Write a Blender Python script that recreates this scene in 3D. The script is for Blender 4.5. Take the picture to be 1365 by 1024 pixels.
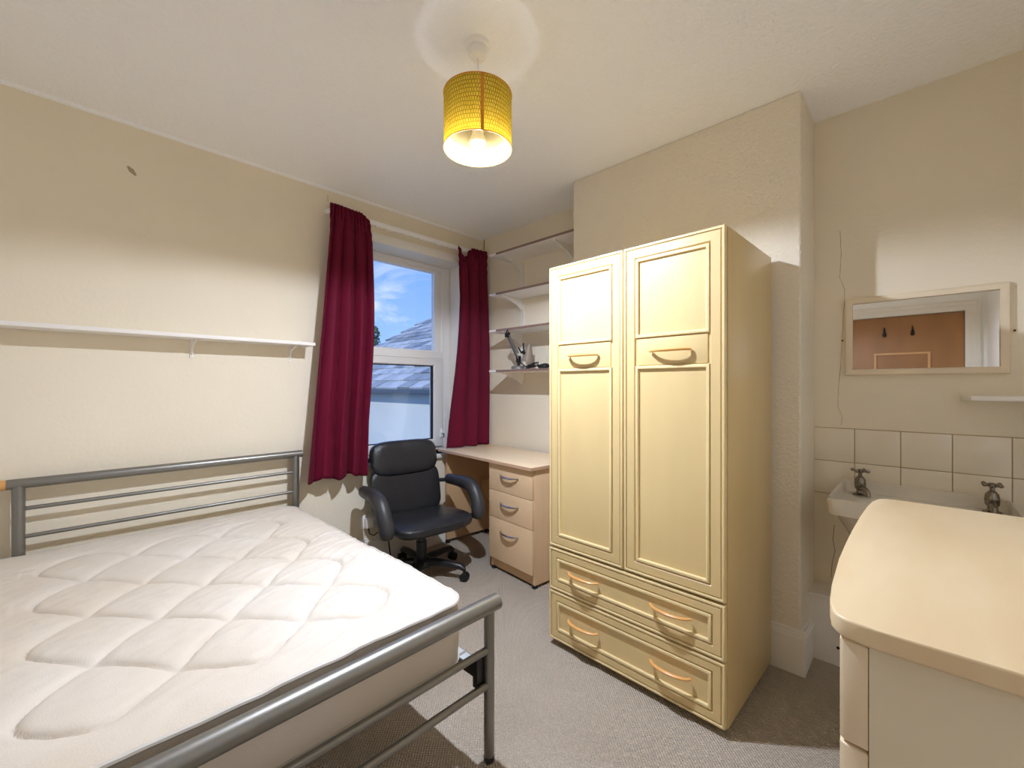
import bpy, bmesh, math, random
from mathutils import Vector, Matrix, noise
random.seed(7)
for o in list(bpy.data.objects): bpy.data.objects.remove(o)
S = bpy.context.scene
COL = S.collection
PI = math.pi

# ------------------------------------------------------------------ camera, sky, sun, exposure
F_PX, CX, CY, EYE, YAW = 571.0, 682.5, 515.0, 1.21, math.radians(43.95)
cam_d = bpy.data.cameras.new('camera'); cam = bpy.data.objects.new('camera', cam_d); COL.objects.link(cam)
cam.location = (0, 0, EYE); cam.rotation_euler = (PI/2, 0, YAW - PI/2)
cam_d.sensor_width = 36; cam_d.lens = 36*F_PX/1365; cam_d.shift_y = -(512-CY)/1365.0
cam_d.clip_start = 0.02; cam_d.clip_end = 300
S.camera = cam
S.view_settings.view_transform = 'Standard'; S.view_settings.look = 'None'
S.view_settings.exposure = 0.1; S.view_settings.gamma = 1.0; S.view_settings.use_curve_mapping = False
S.cycles.max_bounces = 14; S.cycles.diffuse_bounces = 10; S.cycles.transparent_max_bounces = 12
S.cycles.sample_clamp_indirect = 6.0; S.cycles.use_denoising = True
S.cycles.caustics_reflective = False; S.cycles.caustics_refractive = False

def lin(c):
    return tuple(((v/255)/12.92 if v/255 <= .04045 else ((v/255+.055)/1.055)**2.4) for v in c)
def lin4(c): return lin(c) + (1.0,)

SKY_STRENGTH, SUN_STRENGTH, BULB = 1.25, 3.4, 5000.0
W = bpy.data.worlds.new('sky'); S.world = W; W.use_nodes = True
nt = W.node_tree; nt.nodes.clear()
N = nt.nodes.new; L = nt.links.new
tc = N('ShaderNodeTexCoord'); sx = N('ShaderNodeSeparateXYZ'); L(tc.outputs['Generated'], sx.inputs[0])
rp = N('ShaderNodeValToRGB'); L(sx.outputs['Z'], rp.inputs[0])
rp.color_ramp.elements[0].position = 0.0; rp.color_ramp.elements[0].color = lin4((160, 198, 250))
rp.color_ramp.elements[1].position = 0.5; rp.color_ramp.elements[1].color = lin4((70, 130, 238))
mp = N('ShaderNodeMapping'); mp.inputs['Scale'].default_value = (2.6, 2.6, 6.5); mp.inputs['Location'].default_value = (.35, .1, .2); L(tc.outputs['Generated'], mp.inputs[0])
nz = N('ShaderNodeTexNoise'); nz.inputs['Scale'].default_value = 2.2; nz.inputs['Detail'].default_value = 7; nz.inputs['Roughness'].default_value = .58; nz.inputs['Distortion'].default_value = .5; L(mp.outputs[0], nz.inputs['Vector'])
cr = N('ShaderNodeValToRGB'); cr.color_ramp.elements[0].position = .53; cr.color_ramp.elements[1].position = .82; L(nz.outputs['Fac'], cr.inputs[0])
mx = N('ShaderNodeMixRGB'); mx.inputs[2].default_value = lin4((238, 240, 250)); L(cr.outputs[0], mx.inputs[0]); L(rp.outputs[0], mx.inputs[1])
bg = N('ShaderNodeBackground'); bg.inputs['Strength'].default_value = SKY_STRENGTH; L(mx.outputs[0], bg.inputs[0])
wo = N('ShaderNodeOutputWorld'); L(bg.outputs[0], wo.inputs[0])
sun_d = bpy.data.lights.new('sun_offscreen', 'SUN'); sun_d.energy = SUN_STRENGTH; sun_d.angle = math.radians(1.5); sun_d.color = (1, .95, .88)
sun = bpy.data.objects.new('sun_offscreen', sun_d); COL.objects.link(sun); sun.location = (-6, -6, 12)
sun.rotation_euler = Vector((.6, .45, -.62)).to_track_quat('-Z', 'Y').to_euler()

# ------------------------------------------------------------------ materials
MAT = {}
def mat(name, col, rough=.6, metal=0, var=.06, vscale=(6, 6, 6), bump=0, bscale=80, bdet=3, spec=.5, col2=None, coat=0, bdist=.01, vcon=1.0):
    if name in MAT: return MAT[name]
    m = bpy.data.materials.new(name); m.use_nodes = True; t = m.node_tree; n = t.nodes.new; l = t.links.new
    p = t.nodes['Principled BSDF']
    p.inputs['Roughness'].default_value = rough; p.inputs['Metallic'].default_value = metal
    p.inputs['Specular IOR Level'].default_value = spec; p.inputs['Coat Weight'].default_value = coat
    tcn = n('ShaderNodeTexCoord'); mpn = n('ShaderNodeMapping'); mpn.inputs['Scale'].default_value = vscale
    l(tcn.outputs['Object'], mpn.inputs[0])
    nz = n('ShaderNodeTexNoise'); nz.inputs['Scale'].default_value = 1; nz.inputs['Detail'].default_value = 5; l(mpn.outputs[0], nz.inputs['Vector'])
    r = n('ShaderNodeValToRGB'); c = lin(col)
    c2 = lin(col2) if col2 else tuple(v*(1-2*var) for v in c)
    r.color_ramp.elements[0].position = .5-.2/vcon; r.color_ramp.elements[1].position = .5+.2/vcon
    r.color_ramp.elements[0].color = tuple(c2)+(1,); r.color_ramp.elements[1].color = tuple(c)+(1,)
    l(nz.outputs['Fac'], r.inputs[0]); l(r.outputs[0], p.inputs['Base Color'])
    if bump:
        b = n('ShaderNodeTexNoise'); b.inputs['Scale'].default_value = bscale; b.inputs['Detail'].default_value = bdet
        l(tcn.outputs['Object'], b.inputs['Vector'])
        bp = n('ShaderNodeBump'); bp.inputs['Strength'].default_value = bump; bp.inputs['Distance'].default_value = bdist
        l(b.outputs['Fac'], bp.inputs['Height']); l(bp.outputs[0], p.inputs['Normal'])
    MAT[name] = m; return m

WALL = mat('wall_cream', (239, 229, 207), .85, var=.035, vscale=(1.3, 1.3, 1.3), bump=.12, bscale=60, spec=.2)
WALLT = mat('wall_cream_textured', (239, 230, 211), .85, var=.03, vscale=(1.3, 1.3, 1.3), bump=.65, bscale=85, bdet=4, spec=.2, bdist=.012)
WALLW = mat('wall_white', (250, 250, 248), .8, var=.02, bump=.08, bscale=60, spec=.2)
CEIL = mat('ceiling_white', (251, 251, 250), .9, var=.015, vscale=(1, 1, 1), bump=.55, bscale=55, bdet=4, spec=.15, bdist=.012)
GLOSSW = mat('white_gloss', (240, 237, 230), .35, var=.015)
UPVC = mat('white_upvc', (246, 245, 242), .3, var=.005)
SHELFW = mat('shelf_white', (240, 236, 230), .5, var=.02)
SHELFEDGE = mat('shelf_edge_brown', (140, 112, 100), .5, var=.1)
BIRCH = mat('wardrobe_birch', (216, 191, 137), .38, var=.05, vscale=(5, 5, 1.1), coat=.15)
BIRCHP = mat('wardrobe_birch_panel', (214, 186, 130), .42, var=.06, vscale=(6, 6, .9), coat=.1)
BIRCHM = mat('wardrobe_moulding', (226, 206, 155), .35, var=.04, coat=.2)
BEECH = mat('desk_beech', (228, 196, 156), .42, var=.05, vscale=(14, 3, 1.2))
BEECHS = mat('desk_beech_side', (214, 176, 132), .45, var=.06, vscale=(5, 5, 1.2))
BEECHT = mat('desk_beech_top', (238, 216, 182), .4, var=.04, vscale=(14, 1.5, 2))
EDGE = mat('desk_edging', (205, 170, 140), .5)
HANDW = mat('handle_wood', (226, 168, 96), .35, var=.12, vscale=(20, 5, 20), coat=.2)
CHROME = mat('chrome_handle', (205, 205, 208), .18, metal=1, var=.02)
BRASS = mat('tarnished_chrome', (150, 142, 130), .25, metal=1, var=.12, vscale=(40, 40, 40))
STEEL = mat('bed_steel', (138, 136, 130), .36, metal=.75, var=.05, vscale=(8, 8, 8))
LEATHER = mat('black_leather', (40, 41, 44), .29, var=.06, bump=.25, bscale=140, spec=.5)
BPLAST = mat('black_plastic', (30, 30, 33), .35, var=.05)
ARMPL = mat('armrest_plastic', (52, 52, 54), .42, var=.05, bump=.1, bscale=300)
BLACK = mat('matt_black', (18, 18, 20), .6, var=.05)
CERAM = mat('basin_ceramic', (226, 220, 206), .18, var=.03, vscale=(9, 9, 9), coat=.3)
TILE = mat('tile_glaze', (238, 228, 208), .16, var=.02, coat=.3)
GROUT = mat('tile_grout', (188, 166, 132), .9, var=.08)
CHESTT = mat('chest_top', (228, 208, 172), .4, var=.05, vscale=(2.5, 9, 3), coat=.1, col2=(218, 192, 150))
CHESTS = mat('chest_side', (226, 214, 186), .5, var=.03, vscale=(3, 3, 3))
CHESTD = mat('chest_drawer', (232, 214, 182), .42, var=.03)
BULBG = bpy.data.materials.new('bulb_glow'); BULBG.use_nodes = True
_p = BULBG.node_tree.nodes['Principled BSDF']; _p.inputs['Emission Color'].default_value = (.88, .96, 1.14, 1); _p.inputs['Emission Strength'].default_value = BULB
DOORW = mat('door_wood', (176, 128, 84), .5, var=.16, vscale=(8, 3, 1.2))
DOORL = mat('door_bead', (214, 170, 120), .5, var=.06)
SLATE = [mat('slate_%d' % i, c, .5, var=.12, vscale=(9, 9, 9)) for i, c in enumerate([(140, 150, 156), (164, 174, 180), (116, 128, 136), (178, 188, 194)])]
RENDERW = mat('render_wall', (196, 206, 210), .85, var=.08, vscale=(.8, .8, .8))
LEAFM = mat('tree_leaf', (70, 110, 96), .7, var=.25, vscale=(2, 2, 2))
BARK = mat('bark', (90, 76, 62), .9)
GUT = mat('gutter_dark', (70, 86, 104), .5)
GREY = mat('lamp_silver', (168, 168, 170), .3, metal=.8)
BEIGE = mat('lamp_head_beige', (150, 136, 120), .45)
GLASSM = bpy.data.materials.new('window_glass'); GLASSM.use_nodes = True
t = GLASSM.node_tree; t.nodes.clear()
_o = t.nodes.new('ShaderNodeOutputMaterial'); _m = t.nodes.new('ShaderNodeMixShader'); _t = t.nodes.new('ShaderNodeBsdfTransparent'); _g = t.nodes.new('ShaderNodeBsdfGlossy')
_g.inputs['Roughness'].default_value = .02; _m.inputs[0].default_value = .04; _t.inputs[0].default_value = (.97, .985, .99, 1)
t.links.new(_t.outputs[0], _m.inputs[1]); t.links.new(_g.outputs[0], _m.inputs[2]); t.links.new(_m.outputs[0], _o.inputs[0])
MIRROR = bpy.data.materials.new('mirror_silver'); MIRROR.use_nodes = True
_p = MIRROR.node_tree.nodes['Principled BSDF']; _p.inputs['Metallic'].default_value = 1; _p.inputs['Roughness'].default_value = .015; _p.inputs['Base Color'].default_value = (.93, .93, .92, 1)

def carpet_mat():
    m = bpy.data.materials.new('carpet_loop'); m.use_nodes = True; t = m.node_tree; n = t.nodes.new; l = t.links.new
    p = t.nodes['Principled BSDF']; p.inputs['Roughness'].default_value = .95; p.inputs['Specular IOR Level'].default_value = .1
    tcn = n('ShaderNodeTexCoord')
    nd = n('ShaderNodeTexNoise'); nd.inputs['Scale'].default_value = 45; l(tcn.outputs['Object'], nd.inputs['Vector'])
    def math_(op, a, b=None):
        x = n('ShaderNodeMath'); x.operation = op
        for i, v in enumerate((a, b)):
            if v is None: continue
            if isinstance(v, (int, float)): x.inputs[i].default_value = v
            else: l(v, x.inputs[i])
        return x.outputs[0]
    sp = n('ShaderNodeSeparateXYZ'); l(tcn.outputs['Object'], sp.inputs[0])
    per = 2*PI/.0125
    dx = math_('MULTIPLY', nd.outputs['Fac'], 6.0)
    a = math_('SINE', math_('ADD', math_('MULTIPLY', sp.outputs[0], per), dx))
    b = math_('SINE', math_('ADD', math_('MULTIPLY', sp.outputs[1], per), dx))
    hgt = math_('ADD', math_('MULTIPLY', math_('MULTIPLY', a, b), .5), .5)
    nb = n('ShaderNodeTexNoise'); nb.inputs['Scale'].default_value = 2.2; nb.inputs['Detail'].default_value = 6; l(tcn.outputs['Object'], nb.inputs['Vector'])
    nf_ = n('ShaderNodeTexNoise'); nf_.inputs['Scale'].default_value = 160; nf_.inputs['Detail'].default_value = 2; l(tcn.outputs['Object'], nf_.inputs['Vector'])
    mixf = math_('ADD', math_('MULTIPLY', nf_.outputs['Fac'], .55), math_('MULTIPLY', nb.outputs['Fac'], .45))
    r = n('ShaderNodeValToRGB'); r.color_ramp.elements[0].position = .3; r.color_ramp.elements[0].color = lin4((170, 157, 141))
    r.color_ramp.elements[1].position = .7; r.color_ramp.elements[1].color = lin4((205, 193, 177))
    l(mixf, r.inputs[0]); l(r.outputs[0], p.inputs['Base Color'])
    bp = n('ShaderNodeBump'); bp.inputs['Strength'].default_value = 1.0; bp.inputs['Distance'].default_value = .006
    l(hgt, bp.inputs['Height']); l(bp.outputs[0], p.inputs['Normal'])
    return m
CARPET = carpet_mat()

def fabric_mat(name, col, trans=.0, rough=.8, bscale=500, sheen=.2, bump=.15):
    m = mat(name, col, rough, var=.05, vscale=(9, 9, 3), bump=bump, bscale=bscale, spec=.15)
    p = m.node_tree.nodes['Principled BSDF']; p.inputs['Sheen Weight'].default_value = sheen
    if trans:
        t = m.node_tree; tr = t.nodes.new('ShaderNodeBsdfTranslucent'); tr.inputs[0].default_value = lin4(col)
        mx = t.nodes.new('ShaderNodeMixShader'); mx.inputs[0].default_value = trans
        t.links.new(p.outputs[0], mx.inputs[1]); t.links.new(tr.outputs[0], mx.inputs[2]); t.links.new(mx.outputs[0], t.nodes['Material Output'].inputs[0])
    return m
CURT = fabric_mat('curtain_burgundy', (116, 20, 50), .22, .6, sheen=.03)
HEADT = fabric_mat('heading_tape', (214, 204, 204))
MATT = mat('mattress_ticking', (216, 209, 199), .62, var=.035, vscale=(2.2, 2.2, 2.2), bump=.12, bscale=260, col2=(207, 195, 178), spec=.3)
PIPE = mat('mattress_piping', (198, 193, 184), .5, var=.03)
def shade_mat():
    m = bpy.data.materials.new('shade_weave'); m.use_nodes = True; t = m.node_tree; n = t.nodes.new; l = t.links.new; t.nodes.clear()
    uv = n('ShaderNodeUVMap'); nz = n('ShaderNodeTexNoise'); nz.inputs['Scale'].default_value = 9; l(uv.outputs[0], nz.inputs['Vector'])
    ad = n('ShaderNodeMixRGB'); ad.blend_type = 'ADD'; ad.inputs[0].default_value = .035; l(uv.outputs[0], ad.inputs[1]); l(nz.outputs['Color'], ad.inputs[2])
    br = n('ShaderNodeTexBrick'); br.inputs['Scale'].default_value = 1.0; br.inputs['Brick Width'].default_value = .026; br.inputs['Row Height'].default_value = .045
    br.inputs['Mortar Size'].default_value = .0028; br.inputs['Mortar Smooth'].default_value = .2
    br.inputs['Color1'].default_value = lin4((250, 230, 112)); br.inputs['Color2'].default_value = lin4((244, 216, 88)); br.inputs['Mortar'].default_value = lin4((140, 112, 24))
    l(ad.outputs[0], br.inputs['Vector'])
    d = n('ShaderNodeBsdfDiffuse'); tr = n('ShaderNodeBsdfTranslucent'); l(br.outputs['Color'], d.inputs[0]); l(br.outputs['Color'], tr.inputs[0])
    mx = n('ShaderNodeMixShader'); mx.inputs[0].default_value = .5; l(d.outputs[0], mx.inputs[1]); l(tr.outputs[0], mx.inputs[2])
    o = n('ShaderNodeOutputMaterial'); l(mx.outputs[0], o.inputs[0]); return m
SHADE = shade_mat()
SHADEIN = fabric_mat('shade_lining', (186, 168, 112), .6, .8)
SEAM = mat('shade_seam', (224, 150, 40), .7, var=.1, vscale=(40, 40, 40))

# ------------------------------------------------------------------ mesh helpers
def B(): return bmesh.new()
def box(bm, a, b, bev=0, seg=2, M=None):
    a = Vector(a); b = Vector(b); c = (a+b)/2; s = b-a
    mt = Matrix.Translation(c) @ Matrix.Diagonal((abs(s.x), abs(s.y), abs(s.z), 1))
    if M: mt = M @ mt
    r = bmesh.ops.create_cube(bm, size=1, matrix=mt); vs = r['verts']
    if bev:
        es = list({e for v in vs for e in v.link_edges})
        bmesh.ops.bevel(bm, geom=es, offset=min(bev, .49*min(abs(x) for x in s)), segments=seg, affect='EDGES', profile=.6)
    return bm
def tube(bm, pts, r, seg=14, cap=True, flat=1.0, up=None, closed=False):
    pts = [Vector(p) for p in pts]; n = len(pts); R = r if isinstance(r, (list, tuple)) else [r]*n
    rings = []; prev = Vector(up) if up else None
    for i, p in enumerate(pts):
        if closed: d = pts[(i+1) % n]-pts[i-1]
        else: d = (pts[min(i+1, n-1)]-pts[max(i-1, 0)])
        d.normalize()
        if prev is None:
            prev = Vector((0, 0, 1)) if abs(d.z) < .9 else Vector((1, 0, 0))
        u = prev - d*prev.dot(d); u.normalize(); v = d.cross(u); prev = u
        rings.append([bm.verts.new(p + u*math.cos(2*PI*k/seg)*R[i] + v*math.sin(2*PI*k/seg)*R[i]*flat) for k in range(seg)])
    for i in range(n if closed else n-1):
        a, b = rings[i], rings[(i+1) % n]
        for k in range(seg): bm.faces.new((a[k], a[(k+1) % seg], b[(k+1) % seg], b[k]))
    if cap and not closed:
        bm.faces.new(rings[0][::-1]); bm.faces.new(rings[-1])
    return bm
def lathe(bm, prof, c=(0, 0, 0), seg=24, M=None, cap=True):
    rings = []
    for (r, z) in prof:
        ring = []
        for k in range(seg):
            p = Vector((r*math.cos(2*PI*k/seg), r*math.sin(2*PI*k/seg), z))
            if M: p = M @ p
            ring.append(bm.verts.new(p+Vector(c)))
        rings.append(ring)
    for a, b in zip(rings, rings[1:]):
        for k in range(seg): bm.faces.new((a[k], a[(k+1) % seg], b[(k+1) % seg], b[k]))
    if cap: bm.faces.new(rings[0][::-1]); bm.faces.new(rings[-1])
    return bm
def prism(bm, poly, z0, z1, bev=0):
    lo = [bm.verts.new((x, y, z0)) for x, y in poly]; hi = [bm.verts.new((x, y, z1)) for x, y in poly]; n = len(poly)
    f1 = bm.faces.new(lo[::-1]); f2 = bm.faces.new(hi)
    for k in range(n): bm.faces.new((lo[k], lo[(k+1) % n], hi[(k+1) % n], hi[k]))
    if bev:
        bmesh.ops.bevel(bm, geom=list(f1.edges)+list(f2.edges), offset=bev, segments=3, affect='EDGES', profile=.5)
    return bm
def miter(b, rect, w, d0, d1, r=.003, mp=None, prof=None):
    # picture-frame moulding: rect=(a0,a1,c0,c1); w inward; depth from d1 (back) to d0 (front)
    a0, a1, c0, c1 = rect
    wl, wr, wb, wt = w if isinstance(w, (tuple, list)) else (w,)*4
    f = d0 + (r if d1 > d0 else -r)
    prof = prof or [(0, d1), (0, f), (r/min(wl, wr, wb, wt), d0), (1-r/min(wl, wr, wb, wt), d0), (1, f), (1, d1)]
    mp = mp or (lambda a, c, d: (d, a, c))
    rings = [[b.verts.new(mp(*p, d)) for p in ((a0+k*wl, c0+k*wb), (a1-k*wr, c0+k*wb), (a1-k*wr, c1-k*wt), (a0+k*wl, c1-k*wt))] for k, d in prof]
    n = len(rings)
    for i in range(n):
        A, C = rings[i], rings[(i+1) % n]
        for k in range(4): b.faces.new((A[k], A[(k+1) % 4], C[(k+1) % 4], C[k]))
    return b
def gridsurf(bm, fn, nu, nv, wrapu=False):
    V = [[bm.verts.new(fn(i/(nu if wrapu else nu-1), j/(nv-1))) for i in range(nu)] for j in range(nv)]
    for j in range(nv-1):
        for i in range(nu if wrapu else nu-1):
            bm.faces.new((V[j][i], V[j][(i+1) % nu], V[j+1][(i+1) % nu], V[j+1][i]))
    return V
def spow(x, e): return math.copysign(abs(x)**e, x)
def cushion(bm, c, w, d, h, e1=.35, e2=.35, nu=48, nv=24, M=None, fn=None):
    def f(u, v):
        a = 2*PI*u; b = -PI/2+PI*v
        p = Vector((w/2*spow(math.cos(b), e1)*spow(math.cos(a), e2), d/2*spow(math.cos(b), e1)*spow(math.sin(a), e2), h/2*spow(math.sin(b), e1*1.4)))
        if fn: p = fn(p)
        if M: p = M @ p
        return p+Vector(c)
    gridsurf(bm, f, nu, nv, True); bmesh.ops.remove_doubles(bm, verts=bm.verts, dist=1e-5)
    return bm
def obj(name, bm, m, parent=None, smooth=True, loc=None, ang=35):
    bmesh.ops.recalc_face_normals(bm, faces=bm.faces)
    me = bpy.data.meshes.new(name); bm.to_mesh(me); bm.free()
    me.materials.append(m)
    if smooth:
        for p in me.polygons: p.use_smooth = True
        me.set_sharp_from_angle(angle=math.radians(ang))
    o = bpy.data.objects.new(name, me); COL.objects.link(o)
    if parent: o.parent = parent
    if loc: o.location = loc
    return o
def tag(o, label, cat, group=None):
    o['label'] = label; o['category'] = cat
    if group: o['group'] = group
    return o
def thing(name, label, cat, loc=(0, 0, 0), rz=0, group=None):
    o = bpy.data.objects.new(name, None); COL.objects.link(o); o.location = loc; o.rotation_euler = (0, 0, rz); o.empty_display_size = .1
    return tag(o, label, cat, group)
def struct(name, bm, m, label=None, parent=None, **k):
    o = obj(name, bm, m, parent, **k)
    if not parent:
        o['kind'] = 'structure'
        if label: o['label'] = label
    return o
def copy_obj(o, parent=None, loc=None):
    c = o.copy(); COL.objects.link(c)
    if parent: c.parent = parent
    if loc is not None: c.location = loc
    return c
def bx(a, b, bev=0, seg=2): return box(B(), a, b, bev, seg)

# ------------------------------------------------------------------ room shell
XL, XR, YB, YW, H = -1.1, 2.454, -.42, 2.705, 2.455
XC, YC0, YC1 = 2.135, .375, 1.542
T = .25
OX0, OX1, OZ0, OZ1 = 1.2, 2.24, .69, 2.195
floor = struct('floor', bx((XL-T, YB-T, -.1), (XR+T, YW+T, 0)), CARPET, 'grey beige looped weave carpet floor')
ceiling = struct('ceiling', bx((XL-T, YB-T, H), (XR+T, YW+T, H+.15)), CEIL, 'white stippled plaster ceiling')
b = B()
box(b, (XL-T, YW, 0), (OX0, YW+T, H)); box(b, (OX1, YW, 0), (XR+T, YW+T, H)); box(b, (OX0, YW, 0), (OX1, YW+T, OZ0)); box(b, (OX0, YW, OZ1), (OX1, YW+T, H))
wall_window = struct('wall_window', b, WALL, 'cream painted wall with window opening', smooth=False)
wall_alcove = struct('wall_alcove', bx((XR, YB, 0), (XR+T, YW, H)), WALL, 'cream wall at the back of both alcoves', smooth=False)
wall_chimney = struct('wall_chimney', bx((XC, YC0, 0), (XR, YC1, H), .012, 3), WALLT, 'textured cream chimney breast projecting from wall')
wall_back = struct('wall_back', bx((XL-T, YB-T, 0), (XR+T, YB, H)), WALLW, 'white wall behind chest of drawers', smooth=False)
DY0, DY1, DZ = -.278, .60, 1.94
b = B(); box(b, (XL-T, YB, 0), (XL, DY0, H)); box(b, (XL-T, DY1, 0), (XL, YW, H)); box(b, (XL-T, DY0, DZ), (XL, DY1, H))
wall_door = struct('wall_door', b, WALLW, 'white wall with wooden door', smooth=False)
# door seen in the mirror
door = thing('door_1', 'brown wooden door in white frame seen in the mirror', 'door', (XL, (DY0+DY1)/2, 0)); door['kind'] = 'structure'; del door['category']
dw = (DY1-DY0)/2
obj('door_leaf', bx((-.06, -dw+.004, .008), (-.02, dw-.004, DZ-.004), .003), DOORW, door)
b = B(); c0 = .16 - (DY0+DY1)/2  # bead frame on the leaf
y0, y1, z0, z1 = -.042-.161, .393-.161, .75, 1.559
miter(b, (y0, y1, z0, z1), .022, -.006, -.022, .003)
obj('panel_bead', b, DOORL, door)
b = B()
for k, (w0, w1, dpt) in enumerate(((0, .05, .014), (.05, .085, .024), (.085, .1, .034))):
    miter(b, (-dw-w1, dw+w1, -.5, DZ+w1), (w1-w0, w1-w0, .01, w1-w0), dpt, -.002, .004)
obj('architrave', b, GLOSSW, door)
b = B(); box(b, (-.25, -dw, 0), (-.24, dw, DZ)); obj('light_block', b, WALLW, door)  # unseen sheet behind the leaf, added to stop light leaking round it
b = B(); tube(b, [(-.02, -dw+.06, .95), (.03, -dw+.06, .95), (.035, -dw+.09, .95), (.035, -dw+.17, .95)], .008); obj('door_handle', b, CHROME, door)
# skirting boards
def skirting(name, poly_pts, label):
    # runs along straight segments, each a profile block; inner side gets thin bead
    b = B()
    for (ax, ay, bx_, by, nx, ny) in poly_pts:
        for (z0, z1, d) in ((0, .145, .018), (.145, .158, .022), (.158, .172, .015), (.172, .186, .009)):
            x0, x1 = sorted((ax, bx_)); y0_, y1_ = sorted((ay, by))
            if nx: x0, x1 = (ax-.001, ax+nx*d) if nx > 0 else (ax+nx*d, ax+.001)
            if ny: y0_, y1_ = (ay-.001, ay+ny*d) if ny > 0 else (ay+ny*d, ay+.001)
            box(b, (x0, y0_, z0), (x1, y1_, z1), .002, 1)
    return struct(name, b, GLOSSW, label)
skirting('baseboard_window', [(XL, YW, XR, YW, 0, -1)], 'white painted skirting under the window')
skirting('baseboard_chimney', [(XC, YC0-.018, XC, YC1+.018, -1, 0), (XC, YC0, 2.31, YC0, 0, -1)], 'moulded white skirting round the chimney breast')
skirting('baseboard_alcove', [(XR, YC1, XR, YW, -1, 0)], 'white skirting under the alcove shelves')
skirting('baseboard_door', [(XL, DY1+.1, XL, YW, 1, 0)], 'white skirting on the door wall')
b = B(); tube(b, [(XL, YW, H), (XR, YW, H)], .014, 8); struct('trim_1', b, CEIL, 'thin white filler line between ceiling and window wall')
b = B(); tube(b, [(XR-.001, YW-.012, H-.09), (XR-.001, YW-.012, H)], .004, 6); struct('trim_2', b, mat('old_cable', (150, 125, 95), .6), 'thin brown cable running up the room corner')
# pipe boxing under the basin
b = B(); box(b, (2.31, YB, 0), (XR, YC0, .275)); box(b, (2.302, YB, .275), (XR, YC0, .293), .003)
trim3 = struct('trim_3', b, GLOSSW, 'low white pipe boxing under the basin')
SCREW = mat('screw_dark', (70, 60, 50), .5, metal=.6)
for z in (.235, .08):
    b = B(); lathe(b, [(.006, 0), (.006, .002), (.003, .003)], M=Matrix.Rotation(-PI/2, 4, 'Y')); obj('screw', b, SCREW, trim3, loc=(2.309, .27, z))

# tiles: each one its own piece on the alcove wall
ty = [.377, .227, .074, -.079, -.235, -.42]; tz = [1.018, .866, .714]
for r_ in range(2):
    for c_ in range(5):
        b = B(); box(b, (XR-.007, ty[c_+1]+.0014, tz[r_+1]+.0014), (XR+.003, ty[c_]-.0014, tz[r_]-.0014), .002, 2)
        obj('tile', b, TILE, wall_alcove)
b = B(); box(b, (XR-.003, YB, .712), (XR+.002, YC0, 1.0195)); obj('grout_bed', b, GROUT, wall_alcove)
CRK = mat('crack_dark', (146, 118, 78), .9)
def px_x(u, v, x):
    dx = math.cos(YAW)+math.sin(YAW)*(u-CX)/F_PX; dy = math.sin(YAW)-math.cos(YAW)*(u-CX)/F_PX; t_ = x/dx
    return Vector((x, dy*t_, EYE+(CY-v)/F_PX*t_))
def px_y(u, v, y):
    dx = math.cos(YAW)+math.sin(YAW)*(u-CX)/F_PX; dy = math.sin(YAW)-math.cos(YAW)*(u-CX)/F_PX; t_ = y/dy
    return Vector((dx*t_, y, EYE+(CY-v)/F_PX*t_))
b = B(); cpts = []
raw = [(1120, 308), (1121.5, 340), (1119.7, 370), (1126.3, 386.5), (1123, 440), (1121.4, 480), (1118, 512), (1117, 542), (1123, 556), (1120.7, 569)]
for (p, q) in zip(raw, raw[1:]):
    for k in range(5):
        f = k/5; cpts.append(px_x(p[0]+(q[0]-p[0])*f+random.uniform(-.5, .5), p[1]+(q[1]-p[1])*f, XR-.0002))
tube(b, cpts, [.0004+.0004*random.random() for _ in cpts], 5); obj('crack', b, CRK, wall_alcove)
b = B(); cpts = [px_x(u+random.uniform(-.4, .4), v, XR-.0002) for u, v in ((1112, 700), (1110, 720), (1113, 735), (1109, 750), (1108, 770))]
tube(b, cpts, .0012, 5); obj('crack', b, CRK, wall_alcove)
CHIP = mat('chipped_paint', (182, 162, 132), .9)
b = B(); tube(b, [px_y(170, 221.5, YW-.0005), px_y(175, 227, YW-.0005), px_y(181, 234, YW-.0005)], [.004, .011, .005], 8); obj('paint_chip', b, CHIP, wall_window)
for (u, v) in ((437, 264),):
    b = B(); box(b, px_y(u, v, YW-.001)-Vector((.0015, 0, .02)), px_y(u, v, YW)+Vector((.0015, .001, .02))); obj('paint_chip', b, CHIP, wall_window)

# ------------------------------------------------------------------ window
win = thing('window_1', 'white upvc window with fixed upper pane and opening lower sash', 'window', (0, 0, 0)); win['kind'] = 'structure'; del win['category']
YF = 2.88
def frame(b, x0, x1, z0, z1, w, ya, yb, bev=.006, wb=None, wt=None):
    miter(b, (x0, x1, z0, z1), (w, w, wb or w, wt or w), ya, yb, bev, mp=lambda a, c, d: (a, d, c))
b = B(); frame(b, OX0, OX1, OZ0, OZ1, .085, YF, YF+.065, wb=.03, wt=.03); box(b, (OX0+.08, YF+.001, 1.43), (OX1-.08, YF+.06, 1.493), .004)
obj('outer_frame', b, UPVC, win)
b = B(); frame(b, OX0+.082, OX1-.085, 1.49, OZ1-.028, .065, YF+.012, YF+.06, .005, wb=.012, wt=.028); obj('glazing_bead', b, UPVC, win)
b = B(); frame(b, OX0+.08, OX1-.08, OZ0+.022, 1.432, .095, YF-.012, YF+.05, .007, wb=.07, wt=.055); sash = obj('sash', b, UPVC, win)
b = B(); frame(b, OX0+.174, OX1-.174, OZ0+.09, 1.378, .008, YF+.004, YF+.03, .001); obj('gasket', b, BLACK, sash)
b = B(); frame(b, OX0+.078, OX1-.078, OZ0+.02, 1.434, .006, YF-.001, YF+.004, .0005); obj('sash_gap_shade', b, BLACK, win)  # thin black frame standing in for the shadow in the gap round the sash
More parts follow.
